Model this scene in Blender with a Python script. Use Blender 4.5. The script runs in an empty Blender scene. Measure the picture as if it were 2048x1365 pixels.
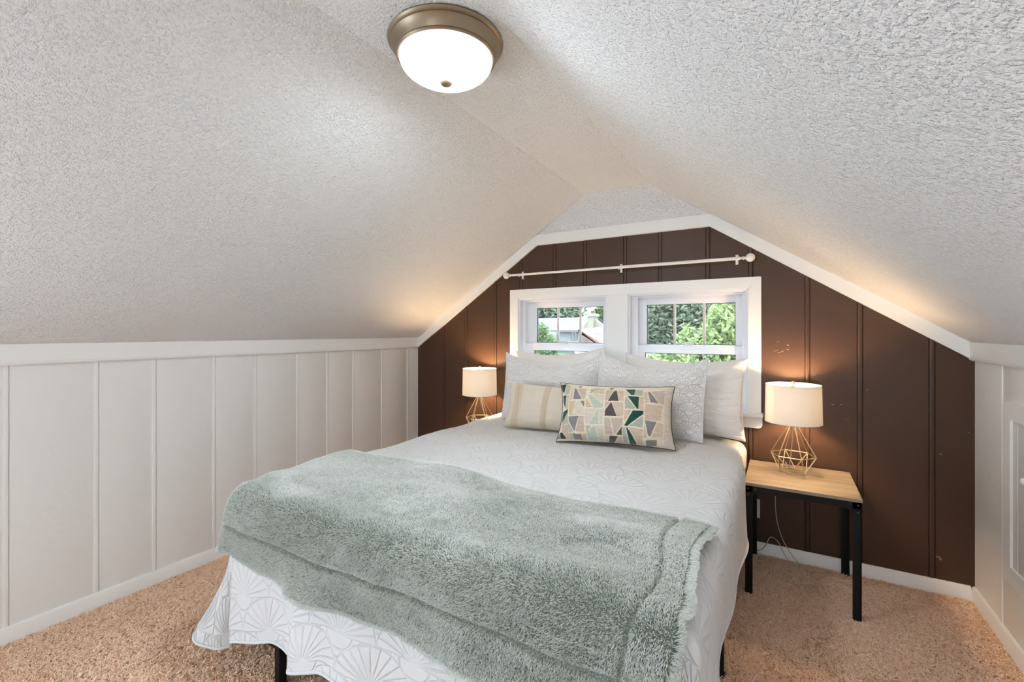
import bpy, bmesh, math, random
import numpy as np
from mathutils import Vector, Matrix
C = bpy.context.scene.collection
PI = math.pi
rng = np.random.default_rng(7)
random.seed(7)

# ------------------------------------------------------------------ helpers
def lin(r, g, b):
    f = lambda c: (c/255/12.92) if c/255 <= .04045 else ((c/255+.055)/1.055)**2.4
    return (f(r), f(g), f(b), 1)

def tag(o, label, cat, group=None, kind=None):
    o['label'] = label; o['category'] = cat
    if group: o['group'] = group
    if kind: o['kind'] = kind
    return o

def link(name, me, mat=None, parent=None, smooth=False):
    if mat is not None:
        for m in (mat if isinstance(mat, (list, tuple)) else [mat]): me.materials.append(m)
    if smooth:
        me.polygons.foreach_set('use_smooth', [True]*len(me.polygons))
    o = bpy.data.objects.new(name, me); C.objects.link(o)
    if parent: o.parent = parent
    return o

def empty(name, loc=(0, 0, 0), rz=0):
    o = bpy.data.objects.new(name, None); C.objects.link(o)
    o.location = loc; o.rotation_euler = (0, 0, rz); o.empty_display_size = .05
    return o

class MB:
    def __init__(s): s.bm = bmesh.new()
    def box(s, x0, x1, y0, y1, z0, z1, bev=0, M=None):
        vs = [s.bm.verts.new((x, y, z)) for z in (z0, z1) for y in (y0, y1) for x in (x0, x1)]
        if M is not None:
            for v in vs: v.co = M @ v.co
        fs = [s.bm.faces.new([vs[i] for i in q]) for q in ((0, 2, 3, 1), (4, 5, 7, 6), (0, 1, 5, 4), (2, 6, 7, 3), (0, 4, 6, 2), (1, 3, 7, 5))]
        if bev:
            es = list({e for f in fs for e in f.edges})
            bmesh.ops.bevel(s.bm, geom=es, offset=bev, segments=2, affect='EDGES', profile=.5)
        return s
    def poly_prism(s, pts, axis, a, b):
        """2-D outline pts swept along axis from a to b; pts give the other two coordinates in xyz order"""
        def P(p, t):
            q = list(p); q.insert('xyz'.index(axis), t); return q
        A = [s.bm.verts.new(P(p, a)) for p in pts]; B = [s.bm.verts.new(P(p, b)) for p in pts]
        n = len(pts)
        for i in range(n): s.bm.faces.new((A[i], A[(i+1) % n], B[(i+1) % n], B[i]))
        s.bm.faces.new(A[::-1]); s.bm.faces.new(B)
        return s
    def tube(s, pts, r, n=8, closed=False, caps=True):
        pts = [Vector(p) for p in pts]; m = len(pts); rings = []
        rr = r if isinstance(r, (list, tuple)) else [r]*m
        prev = None
        for i, p in enumerate(pts):
            a = pts[(i-1) % m] if (closed or i > 0) else p
            b = pts[(i+1) % m] if (closed or i < m-1) else p
            t = (b-a).normalized()
            if prev is None:
                up = Vector((0, 0, 1)) if abs(t.z) < .9 else Vector((1, 0, 0))
                u = t.cross(up).normalized()
            else:
                u = (prev - t*prev.dot(t))
                u = u.normalized() if u.length > 1e-6 else t.orthogonal().normalized()
            prev = u; w = t.cross(u)
            rings.append([s.bm.verts.new(p+(u*math.cos(2*PI*k/n)+w*math.sin(2*PI*k/n))*rr[i]) for k in range(n)])
        for i in range(m if closed else m-1):
            A, B = rings[i], rings[(i+1) % m]
            for k in range(n): s.bm.faces.new((A[k], A[(k+1) % n], B[(k+1) % n], B[k]))
        if not closed and caps:
            s.bm.faces.new(rings[0][::-1]); s.bm.faces.new(rings[-1])
        return s
    def lathe(s, prof, c=(0, 0, 0), n=48, axis='z'):
        c = Vector(c); rings = []
        for r, h in prof:
            if r < 1e-6:
                rings.append([s.bm.verts.new(c+(Vector((0, 0, h)) if axis == 'z' else Vector((h, 0, 0))))])
            else:
                rings.append([s.bm.verts.new(c+(Vector((r*math.cos(2*PI*k/n), r*math.sin(2*PI*k/n), h)) if axis == 'z'
                              else Vector((h, r*math.cos(2*PI*k/n), r*math.sin(2*PI*k/n))))) for k in range(n)])
        for A, B in zip(rings, rings[1:]):
            for k in range(n):
                q = [A[k % len(A)], A[(k+1) % n % len(A)], B[(k+1) % n % len(B)], B[k % len(B)]]
                q = list(dict.fromkeys(q))
                if len(q) > 2: s.bm.faces.new(q)
        return s
    def build(s, name, mat, parent=None, smooth=False, auto=None):
        bmesh.ops.recalc_face_normals(s.bm, faces=s.bm.faces)
        me = bpy.data.meshes.new(name); s.bm.to_mesh(me); s.bm.free()
        if auto is not None:
            me.polygons.foreach_set('use_smooth', [True]*len(me.polygons))
            me.set_sharp_from_angle(angle=math.radians(auto))
        return link(name, me, mat, parent, smooth)

def grid_mesh(name, P, uv=None, closed_u=False):
    nu, nv = P.shape[:2]
    idx = np.arange(nu*nv).reshape(nu, nv)
    a = idx[:-1, :-1].ravel(); b = idx[1:, :-1].ravel(); c = idx[1:, 1:].ravel(); d = idx[:-1, 1:].ravel()
    F = np.stack([a, b, c, d], 1)
    if closed_u:
        e = np.stack([idx[-1, :-1], idx[0, :-1], idx[0, 1:], idx[-1, 1:]], 1); F = np.vstack([F, e])
    me = bpy.data.meshes.new(name)
    me.vertices.add(nu*nv); me.vertices.foreach_set('co', P.reshape(-1).astype(np.float32))
    me.loops.add(len(F)*4); me.loops.foreach_set('vertex_index', F.ravel().astype(np.int32))
    me.polygons.add(len(F)); me.polygons.foreach_set('loop_start', np.arange(0, len(F)*4, 4, dtype=np.int32))
    me.update(calc_edges=True); me.validate()
    if uv is not None:
        l = me.uv_layers.new(name='cloth')
        l.data.foreach_set('uv', uv.reshape(-1, 2)[F.ravel()].astype(np.float32).ravel())
    return me

def mesh_from(name, V, F):
    me = bpy.data.meshes.new(name); me.from_pydata([tuple(v) for v in V], [], [tuple(f) for f in F]); me.update()
    return me

# smooth value noise in 2-D (vectorised)
def vnoise(x, y, seed=0):
    r = np.random.default_rng(seed).random((64, 64))*2-1
    xi = np.floor(x).astype(int); yi = np.floor(y).astype(int)
    fx = x-xi; fy = y-yi; fx = fx*fx*(3-2*fx); fy = fy*fy*(3-2*fy)
    g = lambda a, b: r[a % 64, b % 64]
    return (g(xi, yi)*(1-fx)+g(xi+1, yi)*fx)*(1-fy)+(g(xi, yi+1)*(1-fx)+g(xi+1, yi+1)*fx)*fy
def fbm(x, y, seed=0, o=3):
    return sum(vnoise(x*2**k+5.3*k, y*2**k-3.1*k, seed+k)/2**k for k in range(o))
def sstep(a, b, x):
    t = np.clip((x-a)/(b-a), 0, 1); return t*t*(3-2*t)

# ------------------------------------------------------------------ node helpers
class X:
    """arithmetic on shader sockets"""
    def __init__(s, nt, sock): s.nt, s.k = nt, sock
    def _m(s, op, *a):
        n = s.nt.nodes.new('ShaderNodeMath'); n.operation = op
        for i, v in enumerate((s,)+a):
            if isinstance(v, X): s.nt.links.new(v.k, n.inputs[i])
            else: n.inputs[i].default_value = float(v)
        return X(s.nt, n.outputs[0])
    def __add__(s, o): return s._m('ADD', o)
    __radd__ = __add__
    def __sub__(s, o): return s._m('SUBTRACT', o)
    def __rsub__(s, o): return (s*-1)+o
    def __mul__(s, o): return s._m('MULTIPLY', o)
    __rmul__ = __mul__
    def __truediv__(s, o): return s._m('DIVIDE', o)
    def fl(s): return s._m('FLOOR')
    def mod(s, o): return s._m('FLOORED_MODULO', o)
    def abs(s): return s._m('ABSOLUTE')
    def sqrt(s): return s._m('SQRT')
    def sin(s): return s._m('SINE')
    def pow(s, o): return s._m('POWER', o)
    def atan2(s, o): return s._m('ARCTAN2', o)
    def lt(s, o): return s._m('LESS_THAN', o)
    def min(s, o): return s._m('MINIMUM', o)
    def max(s, o): return s._m('MAXIMUM', o)
    def smooth(s, a, b):
        n = s.nt.nodes.new('ShaderNodeMapRange'); n.interpolation_type = 'SMOOTHSTEP'
        s.nt.links.new(s.k, n.inputs[0]); n.inputs[1].default_value = a; n.inputs[2].default_value = b
        return X(s.nt, n.outputs[0])

def new_mat(name, col=(.8, .8, .8, 1), rough=.5, metal=0, spec=.5, sheen=0):
    m = bpy.data.materials.new(name); m.use_nodes = True
    b = m.node_tree.nodes['Principled BSDF']
    b.inputs['Base Color'].default_value = col; b.inputs['Roughness'].default_value = rough
    b.inputs['Metallic'].default_value = metal; b.inputs['Specular IOR Level'].default_value = spec
    if sheen: b.inputs['Sheen Weight'].default_value = sheen; b.inputs['Sheen Roughness'].default_value = .5
    return m, m.node_tree, b
def coord(nt, kind='Object', scale=(1, 1, 1), uvname=None):
    if uvname:
        t = nt.nodes.new('ShaderNodeUVMap'); t.uv_map = uvname; out = t.outputs[0]
    else:
        t = nt.nodes.new('ShaderNodeTexCoord'); out = t.outputs[kind]
    m = nt.nodes.new('ShaderNodeMapping'); m.inputs['Scale'].default_value = scale
    nt.links.new(out, m.inputs[0]); return m.outputs[0]
def noise(nt, vec, scale, detail=3, rough=.55, dist=0):
    n = nt.nodes.new('ShaderNodeTexNoise'); nt.links.new(vec, n.inputs['Vector'])
    n.inputs['Scale'].default_value = scale; n.inputs['Detail'].default_value = detail
    n.inputs['Roughness'].default_value = rough; n.inputs['Distortion'].default_value = dist
    return X(nt, n.outputs[0])
def voro(nt, vec, scale, feature='F1'):
    n = nt.nodes.new('ShaderNodeTexVoronoi'); nt.links.new(vec, n.inputs['Vector']); n.feature = feature
    n.inputs['Scale'].default_value = scale
    return X(nt, n.outputs[0])
def bump(nt, b, h, dist, strength=1, prev=None):
    n = nt.nodes.new('ShaderNodeBump'); n.inputs['Distance'].default_value = dist; n.inputs['Strength'].default_value = strength
    nt.links.new(h.k, n.inputs['Height'])
    if prev is not None: nt.links.new(prev.outputs[0], n.inputs['Normal'])
    nt.links.new(n.outputs[0], b.inputs['Normal']); return n
def ramp(nt, b, fac, stops, inp='Base Color'):
    n = nt.nodes.new('ShaderNodeValToRGB'); nt.links.new(fac.k, n.inputs[0])
    e = n.color_ramp.elements
    e[0].position, e[0].color = stops[0]; e[1].position, e[1].color = stops[-1]
    for p, c in stops[1:-1]:
        q = e.new(p); q.color = c
    if b is not None: nt.links.new(n.outputs[0], b.inputs[inp])
    return n

# ------------------------------------------------------------------ materials
def paint(name, col, rough=.45, amt=.0012, spec=.4):
    m, nt, b = new_mat(name, col, rough, spec=spec)
    v = coord(nt)
    h = noise(nt, v, 35, 3) + noise(nt, v, 6, 2)*1.5
    bump(nt, b, h, amt); return m
M_white = paint('white_paint', lin(236, 235, 232))
M_trim = paint('white_trim_paint', lin(240, 239, 236), .35, .0008)
M_grey = paint('pale_grey_paint', lin(214, 213, 211), .4)
m, nt, b = new_mat('brown_paint', lin(74, 50, 34), .40, spec=.35)
v = coord(nt); nn = noise(nt, v, 30, 4)
h = nn + noise(nt, v, 4, 2)*3 + noise(nt, coord(nt, scale=(60, 60, 2)), 1, 3)*.4
bump(nt, b, h, .0012)
sc = (voro(nt, coord(nt, scale=(5, 5, 9)), 1.3).lt(.035))*(noise(nt, v, 60, 2).smooth(.5, .6))
ramp(nt, b, sc, [(0, lin(71, 49, 35)), (1, lin(150, 132, 115))])
M_brown = m
# popcorn / splatter textured plaster
m, nt, b = new_mat('textured_plaster', lin(240, 240, 240), .75, spec=.2)
v = coord(nt)
a = noise(nt, v, 105, 3, .6).smooth(.5, .68)
c2 = noise(nt, v, 38, 2, .5, .4).smooth(.52, .72)
d = noise(nt, v, 190, 2).smooth(.42, .75)
bump(nt, b, a + c2*.7 + d*.6, .0028, 1)
M_plaster = m
m, nt, b = new_mat('carpet', lin(178, 138, 116), .95, spec=.1)
v = coord(nt); n1 = noise(nt, v, 160, 3, .7); n2 = noise(nt, v, 3, 3)
ramp(nt, b, n1*.5+n2*.5, [(.3, lin(196, 160, 136)), (.7, lin(228, 196, 172))]); bump(nt, b, n1, .01)
M_carpet = m
m, nt, b = new_mat('carpet_yarn', lin(190, 150, 128), .9, spec=.1, sheen=.2)
hi = nt.nodes.new('ShaderNodeHairInfo'); r_ = X(nt, hi.outputs['Random'])
n2 = noise(nt, coord(nt), 2.2, 3)
ramp(nt, b, r_*.6+n2*.4, [(.15, lin(220, 182, 152)), (.55, lin(244, 211, 182)), (.9, lin(252, 232, 210))])
M_yarn = m

def quilt_mat(name, R, depth, col, n=11, extra=.0015, uv='cloth'):
    m, nt, b = new_mat(name, col, .8, spec=.2, sheen=.15)
    t = nt.nodes.new('ShaderNodeUVMap'); t.uv_map = uv
    wob = nt.nodes.new('ShaderNodeTexNoise'); nt.links.new(t.outputs[0], wob.inputs['Vector']); wob.inputs['Scale'].default_value = 7
    s = nt.nodes.new('ShaderNodeSeparateXYZ'); nt.links.new(t.outputs[0], s.inputs[0])
    wz = (X(nt, wob.outputs[0])-.5)*.02
    u = (X(nt, s.outputs[0])+wz)/R; w = (X(nt, s.outputs[1])+wz)/R
    j = w.fl(); fv = w-j
    du = (u-j+1).mod(2)-1
    dist = (du*du+fv*fv).sqrt()
    du2 = (u-j).mod(2)-1; fv2 = 1-fv
    dist2 = (du2*du2+fv2*fv2).sqrt()
    def fan(du, fv, dist):
        ang = fv.atan2(du)
        ray = (ang*(n/1.0)).sin().abs()*dist/n*1.0
        # thin the rays out near the hub
        mm = ray.max((.15-dist)*.3)
        return mm.min((dist-1).abs()).min((dist-.17).abs()*1.0)
    inA = dist.lt(1)
    mA = fan(du, fv, dist)
    mB = ((dist2-.62).abs()).min((dist2-.8).abs()).min((1-dist).abs()).min((dist2-.4).abs())
    mm = mA*inA + mB*(1-inA)
    h = mm.smooth(0, .042)
    fine = noise(nt, coord(nt, uvname=uv), 220, 2)
    bp = bump(nt, b, h, depth)
    bump(nt, b, fine, extra*.5, 1, bp)
    return m
M_quilt = quilt_mat('white_quilt', .15, .0028, lin(214, 214, 214), n=11)
M_sham = quilt_mat('white_quilted_sham', 0.055, .0030, lin(237, 236, 235), n=8)
m, nt, b = new_mat('white_cotton', lin(238, 236, 234), .8, spec=.2, sheen=.1)
v = coord(nt, uvname='cloth'); w1 = noise(nt, coord(nt, uvname='cloth', scale=(4, 14, 1)), 1.1, 4, .55, .6)
bump(nt, b, w1, .022); M_cotton = m
m, nt, b = new_mat('beige_weave', lin(214, 196, 170), .9, spec=.1, sheen=.2)
uvn = nt.nodes.new('ShaderNodeUVMap'); uvn.uv_map = 'cloth'; s = nt.nodes.new('ShaderNodeSeparateXYZ'); nt.links.new(uvn.outputs[0], s.inputs[0])
u = X(nt, s.outputs[0])
band = noise(nt, coord(nt, uvname='cloth', scale=(60, 2.5, 1)), 1, 4)
st = ((u-.085).abs().smooth(.045, .015)) + ((u-.30).abs().smooth(.035, .012)) + ((u-.5).abs().smooth(.05, .02))
ramp(nt, b, st*(.12+band*.4)+(band-.5)*.5, [(.0, lin(226, 214, 196)), (.3, lin(214, 196, 170)), (.8, lin(178, 150, 112))])
wv = noise(nt, coord(nt, uvname='cloth', scale=(500, 160, 1)), 1, 2) + noise(nt, coord(nt, uvname='cloth', scale=(120, 500, 1)), 1, 2)
bump(nt, b, wv, .0025); M_beige = m
m, nt, b = new_mat('patchwork_velvet', (1, 1, 1, 1), .75, spec=.2, sheen=.35)
at = nt.nodes.new('ShaderNodeAttribute'); at.attribute_name = 'patch'
mx = nt.nodes.new('ShaderNodeMix'); mx.data_type = 'RGBA'; mx.blend_type = 'MULTIPLY'
tw = noise(nt, coord(nt, uvname='cloth', scale=(30, 90, 1)), 1, 3)
rr = ramp(nt, None, tw, [(.2, (.78, .78, .78, 1)), (.8, (1.1, 1.1, 1.1, 1))])
mx.inputs[0].default_value = 1
nt.links.new(at.outputs['Color'], mx.inputs[6]); nt.links.new(rr.outputs[0], mx.inputs[7]); nt.links.new(mx.outputs[2], b.inputs['Base Color'])
bump(nt, b, noise(nt, coord(nt, uvname='cloth', scale=(300, 300, 1)), 1, 2), .0015)
M_patch = m
M_dark_cloth = new_mat('charcoal_cloth', lin(66, 66, 68), .85)[0]
m, nt, b = new_mat('blanket_base', lin(132, 139, 128), .95, spec=.1)
v = coord(nt); bump(nt, b, noise(nt, v, 90, 3), .01); M_blanket = m
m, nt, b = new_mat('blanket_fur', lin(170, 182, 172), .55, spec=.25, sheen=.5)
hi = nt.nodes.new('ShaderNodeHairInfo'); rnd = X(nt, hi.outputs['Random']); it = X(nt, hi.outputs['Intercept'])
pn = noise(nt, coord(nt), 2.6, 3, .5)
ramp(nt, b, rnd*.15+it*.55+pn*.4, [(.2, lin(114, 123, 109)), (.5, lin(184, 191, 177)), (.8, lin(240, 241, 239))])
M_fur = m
M_black = new_mat('black_metal', lin(15, 14, 14), .5, spec=.25)[0]
M_rail = new_mat('bronze_metal', lin(92, 76, 62), .45, .6)[0]
M_gold = new_mat('pale_gold_metal', lin(236, 220, 182), .32, .9)[0]
M_steel = new_mat('bolt_metal', lin(90, 88, 86), .35, 1)[0]
M_ring = new_mat('brushed_bronze', lin(146, 130, 108), .4, .8)[0]
M_rod = new_mat('white_enamel', lin(236, 234, 230), .3)[0]
M_vinyl = new_mat('white_vinyl', lin(232, 232, 236), .35)[0]
M_muntin = new_mat('muntin_vinyl', lin(205, 194, 186), .5)[0]
M_gasket = new_mat('grey_gasket', lin(70, 70, 74), .6)[0]
M_plastic = new_mat('white_plastic', lin(226, 224, 220), .4)[0]
M_cord = new_mat('clear_grey_cord', lin(186, 180, 170), .4)[0]
M_mattress = new_mat('mattress_ticking', lin(215, 215, 215), .9)[0]
# oak-look table top
m, nt, b = new_mat('oak_laminate', lin(196, 164, 124), .45, spec=.35)
v = coord(nt, scale=(3, 60, 60)); g = noise(nt, v, 1, 5, .6, .6); g2 = noise(nt, coord(nt, scale=(1.5, 9, 9)), 1, 3, .5, 1.2)
ramp(nt, b, g*.6+g2*.4, [(.32, lin(116, 100, 80)), (.5, lin(148, 133, 113)), (.68, lin(164, 152, 134))]); M_oak = m
# lit shade
m = bpy.data.materials.new('lamp_shade_linen'); m.use_nodes = True; nt = m.node_tree; nt.nodes.clear()
o = nt.nodes.new('ShaderNodeOutputMaterial'); d = nt.nodes.new('ShaderNodeBsdfDiffuse'); t = nt.nodes.new('ShaderNodeBsdfTranslucent'); mx = nt.nodes.new('ShaderNodeMixShader')
d.inputs[0].default_value = lin(244, 238, 228); t.inputs[0].default_value = lin(246, 246, 246); mx.inputs[0].default_value = .33
nt.links.new(d.outputs[0], mx.inputs[1]); nt.links.new(t.outputs[0], mx.inputs[2]); nt.links.new(mx.outputs[0], o.inputs[0]); M_shade = m
def emit(name, col, s):
    m = bpy.data.materials.new(name); m.use_nodes = True; nt = m.node_tree; b = nt.nodes['Principled BSDF']
    b.inputs['Base Color'].default_value = (.9, .88, .85, 1); b.inputs['Roughness'].default_value = .25
    b.inputs['Emission Color'].default_value = col; b.inputs['Emission Strength'].default_value = s
    return m, nt, b
M_dome, nt, b = emit('lit_alabaster_glass', (.80, .915, 1, 1), 1)
vn = noise(nt, coord(nt), 9, 3, .5, 1.5)
sz = nt.nodes.new('ShaderNodeSeparateXYZ'); nt.links.new(coord(nt), sz.inputs[0])
hot = X(nt, sz.outputs[2]).smooth(-.108, -.1285)
nt.links.new((((vn.smooth(.3, .7)*.35+.8)*(hot*150+1.0))).k, b.inputs['Emission Strength'])
cr_ = ramp(nt, b, hot, [(0, (1, .93, .88, 1)), (.12, (.80, .915, 1, 1))], 'Emission Color')
M_bulb = emit('warm_bulb', (1, .68, .38, 1), 480)[0]
# window glass : mostly see-through with a Fresnel reflection
m = bpy.data.materials.new('window_glass'); m.use_nodes = True; nt = m.node_tree; nt.nodes.clear()
o = nt.nodes.new('ShaderNodeOutputMaterial'); d = nt.nodes.new('ShaderNodeBsdfTransparent'); t = nt.nodes.new('ShaderNodeBsdfGlossy'); mx = nt.nodes.new('ShaderNodeMixShader'); fr = nt.nodes.new('ShaderNodeFresnel')
fr.inputs[0].default_value = 1.45; t.inputs['Roughness'].default_value = .02; d.inputs[0].default_value = (.96, .98, .97, 1)
nt.links.new(fr.outputs[0], mx.inputs[0]); nt.links.new(d.outputs[0], mx.inputs[1]); nt.links.new(t.outputs[0], mx.inputs[2]); nt.links.new(mx.outputs[0], o.inputs[0]); M_glass = m

# ------------------------------------------------------------------ room
XL, XR, YB, YF = -2.875, .827, 3.125, -3.6
ZK, ZC = 1.283, 2.362
XA, XB = -1.243, -.785
kL = (ZC-ZK)/(XA-XL); kR = (ZC-ZK)/(XR-XB)
def struct(o, **kw):
    o['kind'] = 'structure'; return o
OP1 = (-1.80, -1.075, .856, 1.61); OP2 = (-.92, -.18, .856, 1.61)

struct(MB().box(XL-.1, XR+.1, YF-.1, YB+.12, -.06, 0).build('floor', M_carpet))

def bead_profile(a, b, beads, w=.011, gd=.006, gd2=.006):
    """1-D wall section from a to b : (position, depth) with a rounded bead between two grooves at every seam"""
    pts = [(a, 0)]
    for c in beads:
        if not a+.03 < c < b-.03: continue
        pts += [(c-w-.003, 0), (c-w-.001, gd2), (c-w, gd2)]
        pts += [(c+w*math.sin(q), -.004*math.cos(q)**.6 if math.cos(q) > 0 else 0) for q in np.linspace(-PI/2, PI/2, 7)[1:-1]]
        pts += [(c+w, gd), (c+w+.001, gd), (c+w+.003, 0)]
    return pts+[(b, 0)]

# back wall: brown bead-and-groove boards, cut to the gable and the two openings
BE = [-2.575, -2.327, -2.026, -1.784, -1.49, -1.243, -.945, -.706, -.407, -.165, .126, .369, .666]
bm = bmesh.new()
def sheet(a, b, z0, z1):
    pr = bead_profile(a, b, BE)
    lo = [bm.verts.new((x, YB+d, z0)) for x, d in pr]; hi = [bm.verts.new((x, YB+d, z1)) for x, d in pr]
    for i in range(len(pr)-1): bm.faces.new((lo[i], lo[i+1], hi[i+1], hi[i]))
sheet(XL, XR, 0, OP1[2]); sheet(XL, OP1[0], OP1[2], OP1[3]); sheet(OP1[1], OP2[0], OP1[2], OP1[3]); sheet(OP2[1], XR, OP1[2], OP1[3]); sheet(XL, XR, OP1[3], 2.03)
mb = MB(); mb.bm.free(); mb.bm = bm
for x0, x1, z0, z1 in ((XL, XR, 0, OP1[2]), (XL, OP1[0], OP1[2], OP1[3]), (OP1[1], OP2[0], OP1[2], OP1[3]), (OP2[1], XR, OP1[2], OP1[3]), (XL, XR, OP1[3], 2.03)):
    mb.box(x0, x1, YB+.012, YB+.12, z0, z1)
for no, co in (((-kL, 0, 1), (XL, 0, ZK+.01)), ((kR, 0, 1), (XR, 0, ZK+.01))):
    bmesh.ops.bisect_plane(bm, geom=bm.verts[:]+bm.edges[:]+bm.faces[:], plane_co=co, plane_no=no, clear_outer=True)
SC = [(-.005, 1.23, .03, .002), (-.032, 1.237, .02, .0018), (.028, 1.245, .014, .003), (.03, 1.27, .01, .005), (-.02, 1.29, .012, .0015), (.245, .938, .010, .004), (.285, .94, .012, .003), (.40, 1.03, .006, .003), (.16, 1.10, .004, .004), (.69, .187, .018, .006), (.70, .178, .012, .005), (.70, .72, .008, .004), (.31, .86, .02, .0012), (-2.03, .80, .006, .003), (-2.0, .79, .004, .002)]
nf0 = len(bm.faces); g_ = np.random.default_rng(4)
for x, z, L, t_ in SC:
    a_ = g_.uniform(-.5, .5); n_ = 7
    up_ = [(x+L*(k/n_-.5), z+a_*L*(k/n_-.5)+t_*g_.uniform(.2, 1)) for k in range(n_+1)]; dn_ = [(p[0], p[1]-t_*g_.uniform(.5, 1.6)) for p in up_]
    f_ = bm.faces.new([bm.verts.new((p[0], YB-.0006, p[1])) for p in up_+dn_[::-1]]); f_.material_index = 1
M_chip = new_mat('worn_paint', lin(150, 130, 112), .6)[0]
struct(mb.build('wall_back', [M_brown, M_chip], auto=35))
zt = 2.06
xl = XL+(zt-ZK)/kL; xr = XR-(zt-ZK)/kR
struct(MB().poly_prism([(xl-.05, zt-.04), (xr+.05, zt-.04), (xr, zt), (XB, ZC+.0), (XA, ZC+.0), (xl, zt)], 'y', YB-.004, YB+.12).build('wall_back_gable', M_plaster))

# knee walls with cap trim and boards
def knee(name, xw, sgn, beads, segs):
    bm = bmesh.new()
    for ya, yb, za, zb in segs:
        pr = bead_profile(ya, yb, beads, .009, .005, .0012)
        lo = [bm.verts.new((xw+sgn*d, y, za)) for y, d in pr]; hi = [bm.verts.new((xw+sgn*d, y, zb)) for y, d in pr]
        for i in range(len(pr)-1): bm.faces.new((lo[i], lo[i+1], hi[i+1], hi[i]))
    mb = MB(); mb.bm.free(); mb.bm = bm
    for ya, yb, za, zb in segs:
        mb.box(min(xw+sgn*.012, xw+sgn*.1), max(xw+sgn*.012, xw+sgn*.1), ya, yb+(.1 if yb == YB else 0), za, zb)
    return struct(mb.build(name, M_white, auto=35))
SW = (-1.9, -.4, .32, 1.12)    # unseen low opening behind the camera, added for the side fill lamp
knee('wall_left', XL, -1, [-1.2, -.9, -.65, -.36, -.1, .2, .552, .852, 1.089, 1.385, 1.627, 1.92, 2.16, 2.395, 2.688, 2.99], [(YF, SW[0], 0, ZK), (SW[1], YB, 0, ZK), (SW[0], SW[1], 0, SW[2]), (SW[0], SW[1], SW[3], ZK)])
knee('wall_right', XR, 1, [-.8, -.5, -.2, .1, .4, .7, 1.0, 1.3, 1.55, 1.8, 2.06, 2.32, 2.572, 2.80], [(YF, YB, 0, ZK)])

def trim_prof(name, pts, axis, a, b, mat=M_trim, bev=.004):
    mb = MB().poly_prism(pts, axis, a, b)
    if bev:
        es = [e for e in mb.bm.edges if abs((e.verts[0].co-e.verts[1].co).normalized()['xyz'.index(axis)]) > .9]
        bmesh.ops.bevel(mb.bm, geom=es, offset=bev, segments=2, affect='EDGES')
    return struct(mb.build(name, mat, auto=25))
trim_prof('trim_1', [(XL-.005, 1.204), (XL+.018, 1.204), (XL+.024, 1.215), (XL+.024, 1.30), (XL-.005, 1.30)], 'y', YF, YB)
trim_prof('trim_2', [(XR+.005, 1.204), (XR-.018, 1.204), (XR-.024, 1.215), (XR-.024, 1.30), (XR+.005, 1.30)], 'y', YF, YB)
# gable trim : a flat board under the two slopes and across the top, mitred
mb = MB()
w = .068
import math as _m
cL = _m.sqrt(1+kL*kL); cR = _m.sqrt(1+kR*kR)
zt2, zb2 = 2.10, 2.022
def xs_left(z, d): return XL+(z+d*cL-ZK)/kL
def xs_right(z, d): return XR-(z+d*cR-ZK)/kR
y0, y1 = YB-.018, YB+.004
e = .006
mb.poly_prism([(XL, ZK+e), (XL, ZK-w*cL), (xs_left(zb2, w), zb2), (xs_left(zt2, -e), zt2)], 'y', y0, y1)
mb.poly_prism([(XR, ZK+e), (xs_right(zt2, -e), zt2), (xs_right(zb2, w), zb2), (XR, ZK-w*cR)], 'y', y0, y1)
mb.poly_prism([(xs_left(zb2, w), zb2), (xs_right(zb2, w), zb2), (xs_right(zt2, -e), zt2), (xs_left(zt2, -e), zt2)], 'y', y0, y1)
struct(mb.build('trim_3', M_trim))

bp = lambda s, x: [(x-s*.004, 0), (x+s*.016, 0), (x+s*.016, .055), (x+s*.008, .075), (x-s*.004, .075)]
trim_prof('baseboard_left', bp(1, XL), 'y', YF, YB, bev=.003)
trim_prof('baseboard_right', bp(-1, XR), 'y', YF, YB, bev=.003)
trim_prof('baseboard_back', [(YB+.004, 0), (YB-.016, 0), (YB-.016, .055), (YB-.008, .075), (YB+.004, .075)], 'x', XL+.016, XR-.016, bev=.003)

# ceiling : two slopes and the narrow flat strip between them
th = .1
outer = [(XL-.1, ZK+th-.1*kL), (XA, ZC+th), (XB, ZC+th), (XR+.1, ZK+th-.1*kR)]
inner = [(XL-.1, ZK-.1*kL), (XA, ZC), (XB, ZC), (XR+.1, ZK-.1*kR)]
mb = MB()
for i in range(3):
    mb.poly_prism([inner[i], inner[i+1], outer[i+1], outer[i]], 'y', YF-.1, YB+.12)
struct(mb.build('ceiling', M_plaster))
# wall behind the camera with a gable opening added to bring in fill light
mb = MB(); fw = (-.62, .22, .55, 1.62)
mb.box(XL, fw[0], YF-.1, YF, 0, ZK); mb.box(fw[1], XR, YF-.1, YF, 0, ZK)
mb.box(fw[0], fw[1], YF-.1, YF, 0, fw[2])
mb.poly_prism([(XL, ZK), (fw[0], ZK), (fw[0], fw[3]), (fw[1], fw[3]), (fw[1], ZK), (XR, ZK), (XB, ZC), (XA, ZC)], 'y', YF-.1, YF)
struct(mb.build('wall_front', M_white))
mb = MB()
for x0, x1, z0, z1 in ((fw[0], fw[1], fw[3]-.05, fw[3]), (fw[0], fw[1], fw[2], fw[2]+.05), (fw[0], fw[0]+.05, fw[2], fw[3]), (fw[1]-.05, fw[1], fw[2], fw[3]), (fw[0], fw[1], 1.06, 1.10)):
    mb.box(x0, x1, YF-.08, YF-.03, z0, z1)
struct(mb.build('added_window_front', M_vinyl))  # unseen frame, added to go with the front fill lamp
mb = MB()
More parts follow.
